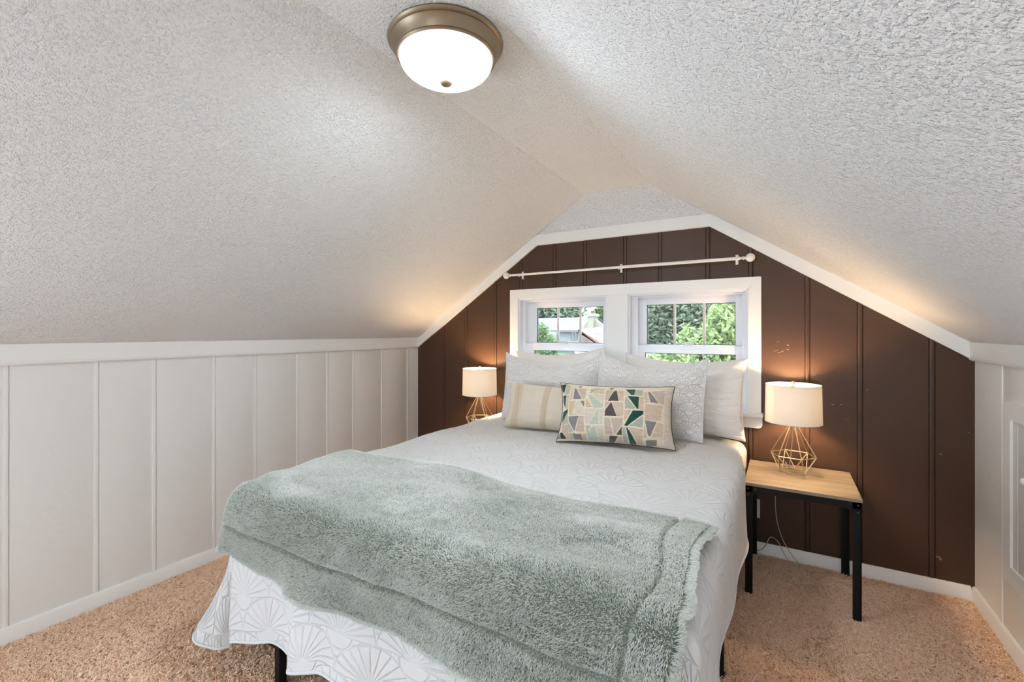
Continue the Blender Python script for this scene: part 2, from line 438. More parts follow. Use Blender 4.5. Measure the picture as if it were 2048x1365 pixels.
for a_, b_, c_, d_ in ((SW[0], SW[0]+.05, SW[2], SW[3]), (SW[1]-.05, SW[1], SW[2], SW[3]), (SW[0], SW[1], SW[2], SW[2]+.05), (SW[0], SW[1], SW[3]-.05, SW[3]), (-1.175, -1.125, SW[2], SW[3])):
    mb.box(XL-.08, XL-.03, a_, b_, c_, d_)
struct(mb.build('added_window_side', M_vinyl))  # unseen frame made up for the opening that holds the side fill

# ------------------------------------------------------------------ windows in the back wall
def window(name, op, gx, sx, munt):
    x0, x1, z0, z1 = op
    w = struct(empty(name, ((x0+x1)/2, YB, z0)))
    inv = Matrix.Translation((-(x0+x1)/2, -YB, -z0))
    def fin(mb, nm, mat, par=None, auto=25):
        mb.bm.transform(inv); return mb.build(nm, mat, par or w, auto=auto)
    mb = MB()   # jamb liner and stepped frame
    for a, b_, c, d in ((x0, x0+.012, z0+.012, z1-.012), (x1-.012, x1, z0+.012, z1-.012), (x0, x1, z1-.012, z1), (x0, x1, z0, z0+.012)):
        mb.box(a, b_, YB-.002, YB+.118, c, d)
    for a, b_, c, d in ((x0+.011, sx[0]+.004, z0+.011, z1-.011), (sx[1]-.004, x1-.011, z0+.011, z1-.011), (sx[0]+.003, sx[1]-.003, 1.583, z1-.011), (sx[0]+.003, sx[1]-.003, z0+.011, z0+.022)):
        mb.box(a, b_, YB+(.035 if d-c > .1 else .036), YB+.117, c, d, .002)
    fin(mb, 'window_frame', M_vinyl)
    def sash(nm, ya, yb, zlo, zhi, g):
        mb = MB()
        mb.box(sx[0], g[0], ya, yb, zlo, zhi, .003); mb.box(g[1], sx[1], ya, yb, zlo, zhi, .003)
        mb.box(g[0]-.002, g[1]+.002, ya+.0005, yb-.0005, g[3], zhi, .003); mb.box(g[0]-.002, g[1]+.002, ya+.0005, yb-.0005, zlo, g[2], .003)
        s = fin(mb, nm, M_vinyl)
        mb = MB()
        for q in ((g[0], g[0]+.005, g[2], g[3]), (g[1]-.005, g[1], g[2], g[3]), (g[0], g[1], g[3]-.004, g[3]), (g[0], g[1], g[2], g[2]+.004)):
            mb.box(q[0], q[1], ya+.016, yb-.006, q[2], q[3])
        fin(mb, 'glazing_gasket', M_gasket, s)
        fin(MB().box(g[0]-.004, g[1]+.004, yb-.012, yb-.008, g[2]-.004, g[3]+.004), 'pane', M_glass, s)
        return s
    up = sash('upper_sash', YB+.075, YB+.108, 1.215, 1.585, (gx[0], gx[1], 1.262, 1.537))
    mb = MB()
    for q in munt: mb.box(q-.008, q+.008, YB+.083, YB+.0945, 1.262, 1.537, .002)
    fin(mb, 'muntin', M_muntin, up)
    lo = sash('lower_sash', YB+.04, YB+.073, z0+.021, 1.258, (gx[0]-.006, gx[1]+.004, .93, 1.204))
    cx = (sx[0]+sx[1])/2
    mb = MB().box(cx-.028, cx+.028, YB+.045, YB+.07, 1.257, 1.264, .002)
    mb.tube([(cx-.036, YB+.05, 1.268), (cx-.02, YB+.046, 1.274), (cx, YB+.05, 1.276), (cx+.022, YB+.06, 1.272), (cx+.034, YB+.066, 1.266)], [.003, .005, .006, .005, .004])
    fin(mb, 'sash_lock', M_grey, lo)
    return w
window('window_1', OP1, (-1.685, -1.130), (-1.765, -1.10), (-1.5, -1.315))
window('window_2', OP2, (-.815, -.255), (-.868, -.209), (-.628, -.442))
# casing round both windows with mullion
mb = MB(); y0, y1 = YB-.02, YB+.002
cx0, cx1, cz = -1.877, -.108, 1.684
mb.poly_prism([(cx0, .853), (OP1[0], .853), (OP1[0], OP1[3]), (cx0, cz)], 'y', y0, y1)
mb.poly_prism([(cx0, cz), (OP1[0], OP1[3]), (OP2[1], OP1[3]), (cx1, cz)], 'y', y0, y1)
mb.poly_prism([(OP2[1], .853), (cx1, .853), (cx1, cz), (OP2[1], OP1[3])], 'y', y0, y1)
mb.box(OP1[1], OP2[0], y0+.004, y1, .853, OP1[3])
bmesh.ops.bevel(mb.bm, geom=mb.bm.edges[:], offset=.003, segments=2, affect='EDGES')
struct(mb.build('trim_4', M_trim, auto=25))
mb = MB().box(cx0-.02, cx1+.012, YB-.05, YB+.05, .832, .858, .006)
pts = [(cx0, .832), (cx0, .78), (cx0+.006, .770), (cx0+.02, .765), (cx1-.014, .765), (cx1, .771), (cx1+.006, .785), (cx1+.006, .832)]
mb.poly_prism(pts, 'y', YB-.022, YB+.002)
struct(mb.build('trim_5', M_trim, auto=25))

# small access door in the right knee wall
d0 = struct(empty('door_1', (XR, 2.2, .3)))
inv = Matrix.Translation((-XR, -2.2, -.3))
mb = MB()
ya, yb, za, zb = 1.75, 2.745, .30, 1.053; ww = .07
for q in ([(ya, za), (yb, za), (yb-ww, za+ww), (ya+ww, za+ww)], [(yb, za), (yb, zb), (yb-ww, zb-ww), (yb-ww, za+ww)],
          [(yb, zb), (ya, zb), (ya+ww, zb-ww), (yb-ww, zb-ww)], [(ya, zb), (ya, za), (ya+ww, za+ww), (ya+ww, zb-ww)]):
    mb.poly_prism(q, 'x', XR-.014, XR+.004)
mb.bm.transform(inv); mb.build('door_frame', M_trim, d0)
mb = MB().box(XR-.004, XR+.004, ya+ww, yb-ww-.045, za+ww, zb-ww, .002); mb.bm.transform(inv); pn = mb.build('door_panel', M_grey, d0)
mb = MB().box(XR-.006, XR+.004, yb-ww-.042, yb-ww, za+ww, zb-ww, .002); mb.bm.transform(inv); mb.build('door_stop', M_grey, d0)
mb = MB().lathe([(0, -.045), (.010, -.044), (.014, -.036), (.011, -.028), (.007, -.02), (.009, 0)], (XR-.004, 2.47, .78), 20, 'x'); mb.bm.transform(inv); mb.build('door_knob', M_trim, pn, smooth=True)

# ------------------------------------------------------------------ ceiling light
LX, LY = -1.012, 1.243
cl = tag(empty('ceiling_light', (LX, LY, ZC)), 'round flush ceiling light with glowing glass dome and bronze ring', 'ceiling light')
MB().lathe([(.16, -.0005), (.197, -.0005), (.200, -.006), (.196, -.012), (.190, -.015), (.191, -.019), (.186, -.024), (.178, -.036), (.171, -.05), (.173, -.055), (.168, -.060), (.162, -.058), (.160, -.03), (.16, -.0005)], n=72).build('ceiling_ring', M_ring, cl, auto=30)
pr = [(.163*math.sin(t)**.86, -.052-.077*math.cos(t)**.86) for t in np.linspace(0, PI/2, 20)]
MB().lathe(pr, n=64).build('glass_dome', M_dome, cl, smooth=True)
MB().lathe([(0, -.150), (.010, -.1495), (.018, -.146), (.0225, -.140), (.0225, -.135), (.015, -.130), (0, -.128)], n=28).build('finial', M_ring, cl, auto=30)

# ------------------------------------------------------------------ curtain rod
cr = tag(empty('curtain_rod', (-1.03, YB-.06, 1.796)), 'slim white curtain rod with ball ends mounted above the windows', 'curtain rod')
MB().tube([(-.80, 0, 0), (.10, 0, 0)], .0085, 16).tube([(.06, 0, 0), (.812, 0, 0)], .0105, 16).build('rod', M_rod, cr, auto=25)
for sx in (-1, 1):
    ball = [(.0065, 0), (.0065, .012), (.011, .014), (.011, .02), (.007, .024), (.010, .030)]+[(.026*math.sin(t), .054-.026*math.cos(t)) for t in np.linspace(.42, PI, 14)]
    f = MB().lathe([(r, h*sx) for r, h in ball], (.812*sx if sx > 0 else -.80, 0, 0), 24, 'x').build('finial', M_rod, cr, smooth=True)
for bx in (-.735, .06, .79):
    MB().box(bx-.008, bx+.008, .052, .068, -.03, .03, .002).box(bx-.004, bx+.004, 0, .055, -.006, .004).tube([(bx, -.012, .004), (bx, -.013, -.006), (bx, -.004, -.015), (bx, .008, -.013), (bx, .013, -.002)], .0035).build('bracket', M_rod, cr)

# ------------------------------------------------------------------ bed
ZB = .712
R0 = .06
xi0, xi1, yi0 = -1.895, -.21, 1.055
LL, LR, LF = .58, .40, .65
def drape(u, v, off=0.0, hem=True):
    u = np.asarray(u, float); v = np.asarray(v, float)
    dl = np.maximum(xi0-u, 0); dr = np.maximum(u-xi1, 0); dv = np.maximum(yi0-v, 0)
    du = dl+dr; sx = np.where(dl > 0, -1., 1.); Lu = np.where(dl > 0, LL, LR)
    bu, bv = np.clip(u, xi0, xi1), np.maximum(v, yi0)
    corner = (du > 0) & (dv > 0)
    th = np.where(corner, np.arctan2(dv/LF, np.maximum(du/Lu, 1e-9)), np.where(dv > 0, PI/2, 0.))
    q = np.maximum(du/Lu, dv/LF)
    r = np.where(corner, q*(Lu*np.cos(th)**2+LF*np.sin(th)**2+.02*np.sin(2*th)**2), np.maximum(du, dv))
    Rr = R0+off
    arc = r*Rr/R0
    bend = Rr*PI/2
    if hem:   # the cloth is cut by how far it hangs at the foot
        lf = .034+ZB-.007-np.interp(bu, [-1.93, -1.63, -1.46, -1.27, -1.0], [.10, .197, .192, .26, .265])
        rf = np.where(r > .1, .1+(r-.1)*(lf-.1)/(LF-.1), r)
        r = np.where(~corner & (dv > 0), rf, r)
    a = np.clip(r/(R0*PI/2), 0, 1)*PI/2
    rest = np.maximum(r-R0*PI/2, 0)
    s2 = np.sin(2*th)**2*corner
    flare = np.where(dr > 0, -.02, np.where(dl > 0, .0, .03))+s2*np.where(dl > 0, .30, .2)*np.clip(rest/.5, 0, 1)
    # ripples that grow towards the hem
    along = np.where(th > PI/4, u, v+3.7)
    g = sstep(0, .42, rest)
    fr = (th > PI/4)
    pleat = np.where(fr, .045*sstep(-1.485, -1.425, u)*sstep(-.2, -1.2, u)+.011*(1+np.sin(u*9+.6))+.007*np.sin(u*21), .010*np.sin(v*11+.4)+.012*np.sin(v*5.3+2))
    pleat = np.where(corner, pleat*np.abs(np.cos(2*th)), pleat)
    o = Rr*np.sin(a)*(1-.3*s2)+rest*flare+pleat*g
    h = Rr*(1-np.cos(a))+rest*np.sqrt(np.maximum(1-flare**2, .2))
    x = bu+sx*np.cos(th)*o*(du > 0)
    y = bv-np.sin(th)*o*(dv > 0)
    # soft filling : slight crown and undulation of the top
    crown = .007*np.clip(np.minimum(np.minimum((u-xi0), (xi1-u))/.25, (v-yi0)/.25), 0, 1)
    z = ZB-.007+off-h+crown+.006*fbm(u*3.2, v*3.2, 11)*(h < .2)
    # near the head the cloth relaxes over the far right corner
    rel = sstep(2.4, 2.8, v)
    z = z-sstep(2.75, 3.08, v)*.03*sstep(-.55, -.2, u)
    x = x-rel*.034*sstep(-.4, -.2, u)
    return np.stack([x, y, z], -1)

bf = tag(empty('bed_frame', (-1.035, 2.0, 0)), 'low black and bronze metal bed frame under the white quilted bed', 'bed frame')
bx0, bx1, by0, by1 = -.80, .845, -.990, 1.06
for nm, q in (('side_rail', (bx1-.03, bx1, by0, by1)), ('side_rail', (bx0, bx0+.03, by0, by1)), ('end_rail', (bx0+.03, bx1-.03, by0, by0+.03)), ('end_rail', (bx0+.03, bx1-.03, by1-.03, by1))):
    MB().box(*q, (.255), .30, .003).build(nm, M_rail, bf)
for x in (-.605, .1, bx1-.02):
    for y in ((by0+.016), -.06, by1-.04):
        MB().box(x-.015, x+.015, y-.015, y+.015, 0.004, .29, .002).box(x-.019, x+.019, y-.019, y+.019, 0, .012, .003).build('leg', M_black, bf)
for k in range(9):
    y = by0+.14+k*.215
    MB().box(bx0+.03, bx1-.07, y-.02, y+.02, .30, .346).build('slat', M_black, bf)
MB().box(bx0+.03, bx1-.03, -.02+by0+.06, by0+.075, .10, .115).build('stretcher', M_black, bf)
mt = MB().box(-1.865, -.235, 1.06, 3.07, .347, .635, .05)
tag(mt.build('mattress', M_mattress, auto=50), 'thick mattress hidden beneath the white quilt, lying on the metal bed frame', 'mattress')

# quilt
us = np.concatenate([np.linspace(xi0-LL, xi0, 60)[:-1], np.linspace(xi0, xi1, 140), np.linspace(xi1, xi1+LR, 50)[1:]])
vs = np.concatenate([np.linspace(yi0-LF, yi0, 62)[:-1], np.linspace(yi0, 3.085, 170)])
U, V = np.meshgrid(us, vs, indexing='ij')
P = drape(U, V)
me = grid_mesh('quilt', P, np.stack([U, V], -1))
q = link('quilt', me, M_quilt, smooth=True)
q.modifiers.new('thickness', 'SOLIDIFY').thickness = .010
tag(q, 'white quilt stitched with fan pattern, spread over the bed and hanging to its sides', 'quilt')
# bound hem along the three hanging edges
path = [tuple(p) for p in np.concatenate([P[0, ::-1][:-1:2], P[:, 0][::2], P[-1, 1::2]])]
MB().tube(path, .006, 6).build('hem', M_quilt, q, smooth=True)

# ------------------------------------------------------------------ throw blanket with plush pile
OFF = .028
def throw_pos(s, t, off):
    """s 0..1 from the left hang to the right edge, t 0..1 from the far edge to the foot hem"""
    far = 1.56+.03*np.sin(s*5+.4)-.02*np.sin(s*11)
    u = -2.065+(s*(2.065-.20)) + .012*fbm(t*4, s*2, 4)
    v = far+(.792-far)*t + .02*fbm(s*5, t*2, 9)*t
    p = drape(u, v, off, False)
    wr = .010*fbm(s*5, t*2.5, 21, 2)+.005*np.sin((s*6+t*13)+2.5*vnoise(s*4, t*3, 3))+.012*np.exp(-((s-.86)/.07)**2)*np.sin(t*19+3*s)
    p[..., 2] += np.maximum(wr, -.006)*(p[..., 2] > .64)
    p[..., 1] -= np.maximum(.018*fbm(s*8, t*2, 31, 2)+.008, 0)*sstep(.66, .58, p[..., 2])
    # stitched border : a groove 10 cm in from the edges
    d1 = np.abs(v-.903)
    d2 = np.abs(u+.285+.02*np.sin(t*9))
    gr = np.maximum(np.exp(-(d1/.0065)**2), np.exp(-(d2/.0065)**2)*(v > .903))
    return p, gr
ns, nt_ = 240, 150
S, T = np.meshgrid(np.linspace(0, 1, ns), np.linspace(0, 1, nt_), indexing='ij')
P0, G0 = throw_pos(S, T, OFF)
du = np.gradient(P0, axis=0); dv = np.gradient(P0, axis=1)
N0 = np.cross(dv, du); N0 /= np.linalg.norm(N0, axis=-1, keepdims=True)+1e-12
if N0[ns//2, 20, 2] < 0: N0 = -N0
P0 = P0-N0*(G0*.008)[..., None]
me = grid_mesh('throw_blanket', P0[:, ::-1], np.stack([S*1.9, T*1.1], -1)[:, ::-1])
tb = link('throw_blanket', me, M_blanket, smooth=True)
tb.modifiers.new('thickness', 'SOLIDIFY').thickness = .008
tag(tb, 'plush sage green throw blanket folded across the foot of the bed', 'throw blanket')

def sample_grid(A, fs, ft):
    i = np.clip(fs*(A.shape[0]-1), 0, A.shape[0]-1.001); j = np.clip(ft*(A.shape[1]-1), 0, A.shape[1]-1.001)
    i0 = i.astype(int); j0 = j.astype(int); a = (i-i0); b = (j-j0)
    if A.ndim == 3: a = a[:, None]; b = b[:, None]
    return (A[i0, j0]*(1-a)+A[i0+1, j0]*a)*(1-b)+(A[i0, j0+1]*(1-a)+A[i0+1, j0+1]*a)*b

def make_hair(name, roots, d1, d2, r0, r1, mat, parent=None):
    n = len(roots)
    hc = bpy.data.hair_curves.new(name); hc.add_curves([4]*n)
    pos = np.stack([roots, roots+d1*.5, roots+d1+d2*.25, roots+d1+d2], 1).astype(np.float32)
    hc.attributes['position'].data.foreach_set('vector', pos.ravel())
    ra = hc.attributes.get('radius') or hc.attributes.new('radius', 'FLOAT', 'POINT')
    rad = np.tile(np.array([r0, r0, (r0+r1)/2, r1], np.float32), n); ra.data.foreach_set('value', rad)
    hc.materials.append(mat)
    o = bpy.data.objects.new(name, hc); C.objects.link(o)
    if parent: o.parent = parent
    return o
nh = 380000
fs, ft = rng.random(nh), rng.random(nh)
# a little denser and overhanging along the rims
k = nh//14
ft[:k] = np.where(rng.random(k) < .5, rng.random(k)*.012, 1-rng.random(k)*.012)
fs[k:k+k//2] = np.where(rng.random(k//2) < .5, rng.random(k//2)*.006, 1-rng.random(k//2)*.006)
rt = sample_grid(P0, fs, ft); nn = sample_grid(N0, fs, ft); gg = sample_grid(G0, fs, ft)
Ts = sample_grid(du/(np.linalg.norm(du, axis=-1, keepdims=True)+1e-9), fs, ft)
Tt = sample_grid(dv/(np.linalg.norm(dv, axis=-1, keepdims=True)+1e-9), fs, ft)
ang = .5*fbm(fs*6, ft*4, 51, 2)*PI+.8*vnoise(fs*60, ft*36, 77)
lean = .62+.34*vnoise(fs*8, ft*6, 61)+.3*vnoise(fs*75, ft*45, 62)
rim = ((ft < .014) | (ft > .986) | (fs < .008) | (fs > .992))
outd = np.where((ft > .986)[:, None], Tt, np.where((ft < .014)[:, None], -Tt, np.where((fs > .992)[:, None], Ts, -Ts)))
up = np.clip(nn[:, 2], 0, 1)**2
comb = (Tt*np.cos(ang)[:, None]+Ts*np.sin(ang)[:, None])*(.75-.35*up)[:, None]-Tt*(1.0*up-.15)[:, None]
comb = np.where(rim[:, None], outd*1.0+comb*.3, comb)
jit = rng.normal(0, .2, (nh, 3))
ln = (.0092+.0036*rng.random(nh))*(1+.25*vnoise(fs*11, ft*7, 91))*(1-.8*gg)
lean = lean*(.55+.75*up)
d1 = (nn*(1-.35*up)[:, None]+comb*(lean*.5)[:, None]+jit*.6)*(ln*.5)[:, None]
d2 = (nn*(.6-.42*up)[:, None]+comb*lean[:, None]+jit*(1-.4*up)[:, None])*(ln*.55)[:, None]
kp = (gg < .75) | (rng.random(nh) < .45)
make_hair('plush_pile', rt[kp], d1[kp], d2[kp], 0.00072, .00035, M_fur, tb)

# ------------------------------------------------------------------ carpet pile
nc = 560000
cxy = np.stack([XL+.01+rng.random(nc)*(XR-XL-.02), .32+rng.random(nc)*(YB-.34)], 1)
def in_the_open(p):
    a_, b_ = p[:, 0], p[:, 1]
    return ~((a_ > -1.6) & (a_ < -.45) & (b_ > 1.2))
cxy = cxy[in_the_open(cxy)]
# gather the strands into tufts
tuft = cxy+.006*np.stack([vnoise(cxy[:, 0]*95, cxy[:, 1]*95, 5), vnoise(cxy[:, 0]*95+9, cxy[:, 1]*95, 6)], 1)
nc = len(tuft)
rt = np.column_stack([tuft, np.full(nc, .0005)])
az = 2*PI*vnoise(cxy[:, 0]*55, cxy[:, 1]*55, 8)+rng.normal(0, .5, nc)+.8*PI*vnoise(cxy[:, 0]*2.5, cxy[:, 1]*2.5, 2)
ht = .010+.004*rng.random(nc)
le = .5+.5*rng.random(nc)
hv = np.stack([np.cos(az)*le, np.sin(az)*le, np.zeros(nc)], 1)
jit = rng.normal(0, .35, (nc, 3))
d1 = (np.array([0, 0, .75])+hv*.6+jit*.4)*(ht*.5)[:, None]
d2 = (np.array([0, 0, .28])+hv*1.0+jit*.8)*(ht*.6)[:, None]
cp = make_hair('carpet_pile', rt, d1, d2, .0021, .0014, M_yarn)
tag(cp, 'tan shag carpet pile covering the whole bedroom floor', 'carpet', kind='stuff')

# ------------------------------------------------------------------ pillows
def pillow(name, w, h, t, mat, loc, yaw, tilt, roll=0, n=3.0, pinch=.05, seed=1, wr=.006, flange=0, sag=0, col=None, res=(90, 60), flat_bottom=0.0):
    nu, nv = res
    a = np.linspace(-1, 1, nu); b = np.linspace(-1, 1, nv)
    A, B = np.meshgrid(a, b, indexing='ij')
    fx = w/2*(1-pinch*(1-np.abs(B)**2.2)); fz = h/2*(1-pinch*1.2*(1-np.abs(A)**2.2))
    Xc = A*fx; Zc = B*fz
    fl = 1-flange
    Ai = np.clip(np.abs(A)/fl, 0, 1); Bi = np.clip(np.abs(B)/fl, 0, 1)
    prof = np.maximum(1-Ai**n, 0)**.62*np.maximum(1-Bi**n, 0)**.62
    fat = 1-.18*B
    th = t/2*prof*fat
    wv = wr*(fbm(A*3+seed, B*2.5, seed, 3)+.6*np.sin(A*5+B*9*np.sign(A)+seed)*np.abs(A)**2)*np.clip(prof*3, 0, 1)
    Zs = Zc - sag*(1-np.abs(A)**1.7)*sstep(-.2, 1, B)
    uvx = (A+1)*w/2; uvy = (B+1)*h/2
    front = np.stack([Xc, -th-.003-wv, Zs], -1); back = np.stack([Xc, th*.8+.003+wv*.5, Zs], -1)
    me_f = grid_mesh('f', front, np.stack([uvx, uvy], -1)); me_b = grid_mesh('b', back[::-1], np.stack([uvx, uvy], -1)[::-1])
    bm = bmesh.new(); bm.from_mesh(me_f); nf = len(bm.verts); bm.from_mesh(me_b)
    bpy.data.meshes.remove(me_f); bpy.data.meshes.remove(me_b)
    bm.verts.ensure_lookup_table()
    # close the rim
    def rim(off, rev):
        i = np.arange(nu*nv).reshape(nu, nv)
        if rev: i = i[::-1]
        return list(i[:, 0])+list(i[-1, 1:])+list(i[::-1, -1][1:])+list(i[0, ::-1][1:-1]), off
    r1, _ = rim(0, False); r2, _ = rim(nf, True)
    for k in range(len(r1)):
        k2 = (k+1) % len(r1)
        try: bm.faces.new((bm.verts[int(r1[k])], bm.verts[int(r2[k])+nf], bm.verts[int(r2[k2])+nf], bm.verts[int(r1[k2])]))
        except ValueError: pass
    bmesh.ops.recalc_face_normals(bm, faces=bm.faces)
    me = bpy.data.meshes.new(name); bm.to_mesh(me); bm.free()
    if col is not None:
        at = me.color_attributes.new('patch', 'FLOAT_COLOR', 'POINT')
        cf = col((A+1)/2, (1-B)/2).reshape(-1, 3); cb = cf.reshape(nu, nv, 3)[::-1].reshape(-1, 3)
        allc = np.column_stack([np.vstack([cf, cb*.0+np.array(lin(200, 188, 170)[:3])]), np.ones(2*nu*nv)])
        at.data.foreach_set('color', allc.astype(np.float32).ravel())
    o = link(name, me, mat, smooth=True)
    o.location = loc
    o.matrix_world = Matrix.Translation(loc) @ Matrix.Rotation(yaw, 4, 'Z') @ Matrix.Rotation(-tilt, 4, 'X') @ Matrix.Rotation(roll, 4, 'Y') @ Matrix.Translation((0, 0, h/2))
    # piping round the seam
    rimp = [tuple(front.reshape(-1, 3)[int(k)]*np.array([1.003, 0, 1.003])) for k in r1]
    return o, rimp
D = math.radians
def piping(o, rimp, name, mat, r=.003):
    return MB().tube(rimp, r, 6, closed=True).build(name, mat, o, smooth=True)

o, rp = pillow('pillow', .72, .475, .13, M_cotton, (-1.395, 3.0, .745), D(1), D(5), roll=D(-3), seed=3, pinch=.05, sag=.03)
tag(o, 'plain white bed pillow mostly hidden behind the quilted sham, in front of the narrower window', 'pillow', 'pillows on the bed'); piping(o, rp, 'piping', M_cotton)
o, rp = pillow('pillow', .74, .485, .16, M_cotton, (-.555, 2.975, .716), D(-2), D(7), roll=D(1), seed=8, pinch=.06, wr=.009, sag=.03)
tag(o, 'plain white bed pillow standing beside the window sill end, behind the quilted sham', 'pillow', 'pillows on the bed'); piping(o, rp, 'piping', M_cotton)
o, rp = pillow('pillow', .725, .48, .16, M_sham, (-1.388, 2.80, .722), D(3), D(9), roll=D(0), seed=5, pinch=.03, flange=.03, sag=.09, wr=.010)
tag(o, 'white quilted sham standing behind the beige woven lumbar pillow', 'pillow', 'pillows on the bed'); piping(o, rp, 'piping', M_sham)
o, rp = pillow('pillow', .67, .48, .16, M_sham, (-.72, 2.765, .733), D(-4), D(9), roll=D(2), seed=6, pinch=.03, flange=.05, sag=.085, wr=.010)
tag(o, 'white quilted sham with flat border directly behind the patchwork pillow', 'pillow', 'pillows on the bed'); piping(o, rp, 'piping', M_sham)
o, rp = pillow('pillow', .90, .30, .15, M_beige, (-1.14, 2.575, .722), D(4), D(19), roll=D(0), seed=12, pinch=.05, wr=.004, sag=.01)
tag(o, 'long beige woven lumbar pillow with tan stripes, tucked behind the patchwork pillow', 'pillow', 'pillows on the bed')

POLY = {  # patches of the velvet cushion, traced in its own face coordinates
'N': [[(225,130),(320,110),(290,285),(240,220)], [(180,950),(225,950),(285,1055),(180,1055)]],
'G': [[(275,325),(335,318),(320,550),(285,450)], [(275,610),(360,565),(360,625),(240,800),(250,700)], [(1230,240),(1380,250),(1365,370),(1320,360)], [(1270,385),(1440,400),(1425,615),(1405,610)],
      [(1350,635),(1500,650),(1495,700),(1265,885),(1220,880)], [(1250,905),(1270,910),(1400,1140),(1295,1140)]],
'C': [[(1075,268),(1110,268),(1145,465),(985,455)], [(1035,478),(1115,722),(940,712),(940,625)], [(1190,895),(1185,1018),(1095,1012)], [(990,1022),(1125,1035),(1055,1115),(970,1110)], [(1010,205),(1080,208),(1040,240),(1005,240)]],
'Y': [[(460,200),(490,205),(590,410),(455,405)], [(565,438),(632,440),(625,550)], [(370,695),(540,698),(440,950),(370,780)], [(395,980),(545,990),(545,1075),(415,1065)], [(1560,320),(1590,325),(1710,535),(1590,505)],
      [(1520,800),(1685,825),(1605,1045),(1570,1030)], [(1540,1095),(1700,1090),(1700,1165),(1550,1165)], [(95,1060),(170,960),(170,1050)], [(515,150),(580,155),(560,185),(530,185)]],
'S': [[(325,115),(400,150),(380,300),(300,310)], [(360,640),(355,815),(235,840),(280,740)], [(345,830),(365,805),(425,950),(345,955)], [(720,210),(880,200),(715,310)], [(1385,260),(1490,275),(1485,390),(1370,370)],
      [(1240,380),(1390,610),(1230,600)], [(1495,725),(1490,910),(1290,885)], [(1200,905),(1235,905),(1280,1130),(1190,1135)]],
'L': [[(680,335),(740,340),(915,510),(910,575),(775,570)], [(850,590),(835,845),(690,835)], [(720,890),(790,880),(790,1085),(640,1080),(640,1000)]],
'B': [[(405,195),(445,195),(440,410),(390,420)], [(900,205),(930,210),(925,325),(745,310),(810,245)], [(1120,270),(1210,280),(1215,470),(1155,465)], [(1050,480),(1210,495),(1215,735),(1125,725)], [(1450,400),(1500,410),(1500,640),(1430,620)],
      [(1225,620),(1330,630),(1225,830)], [(1285,905),(1500,935),(1490,1140),(1410,1140)], [(1500,330),(1550,320),(1575,510),(1520,505)], [(1520,530),(1760,570),(1740,810),(1520,790)], [(1512,850),(1560,1050),(1505,1070)], [(1700,830),(1780,850),(1790,1060),(1620,1060)]],
'T': [[(345,320),(380,310),(370,560),(330,560)], [(235,845),(340,830),(335,1060),(290,1055),(225,930)], [(500,200),(655,215),(640,410),(600,410)], [(545,700),(615,705),(600,960),(460,950)], [(345,965),(390,970),(405,1060),(340,1060)],
      [(555,990),(620,990),(620,1075),(555,1075)], [(950,255),(1060,265),(980,450),(945,450)], [(945,470),(1015,480),(945,590)], [(930,740),(1010,745),(1050,1005),(925,1010)], [(1025,745),(1205,755),(1200,860),(1065,1010)],
      [(1130,1040),(1185,1040),(1180,1135),(1070,1118)], [(630,860),(720,865),(640,985)], [(1605,325),(1800,310),(1780,560),(1720,530)]],
'K': [[(385,435),(500,430),(440,680),(380,680)], [(655,390),(760,560),(650,560)]],
'W': [[(510,430),(555,430),(625,570),(620,690),(450,680)], [(405,130),(510,150),(515,185),(405,185)], [(745,330),(930,345),(925,500)], [(630,580),(830,600),(680,830),(635,830)], [(860,600),(915,590),(900,850),(850,850)],
      [(800,880),(910,870),(905,1090),(800,1085)], [(920,1020),(975,1020),(960,1115),(915,1105)], [(1225,275),(1310,365),(1230,360)], [(1795,300),(1960,250),(1890,600),(1900,900),(1990,1230),(1800,1170),(1790,600)]]}
PC = {'N': (46, 52, 54), 'G': (28, 72, 64), 'C': (84, 76, 78), 'Y': (132, 130, 128), 'S': (176, 180, 164), 'L': (188, 198, 182), 'B': (210, 188, 166), 'T': (198, 178, 162), 'K': (206, 182, 148), 'W': (214, 202, 186)}
def patch_col(s, t):
    q = lambda p0, pm, p1, x: p0*(1-x)*(1-2*x)+4*pm*x*(1-x)+p1*x*(2*x-1)
    xL, xR = q(215, 255, 95, t), q(1940, 1880, 1980, t); yT, yB = q(85, 165, 250, s), q(1085, 1115, 1220, s)
    x = xL+(xR-xL)*s; y = yT+(yB-yT)*t
    out = np.empty(s.shape+(3,)); out[:] = lin(230, 216, 192)[:3]
    for k, pl in POLY.items():
        for pg in pl:
            ins = np.zeros(s.shape, bool)
            for (ax, ay), (bx_, by_) in zip(pg, pg[1:]+pg[:1]):
                cond = (ay > y) != (by_ > y)
                with np.errstate(divide='ignore', invalid='ignore'):
                    ins ^= cond & (x < (bx_-ax)*(y-ay)/(by_-ay+1e-9)+ax)
            out[ins] = lin(*PC[k])[:3]
    return out
o, rp = pillow('pillow', .64, .345, .17, M_patch, (-.795, 2.42, .722), D(13), D(22), roll=D(0), seed=15, pinch=.07, wr=.004, col=patch_col, res=(300, 180))
tag(o, 'patchwork lumbar pillow with dark green, grey and beige triangles, at the front of the pillows', 'pillow', 'pillows on the bed'); piping(o, rp, 'piping', M_dark_cloth, .0035)

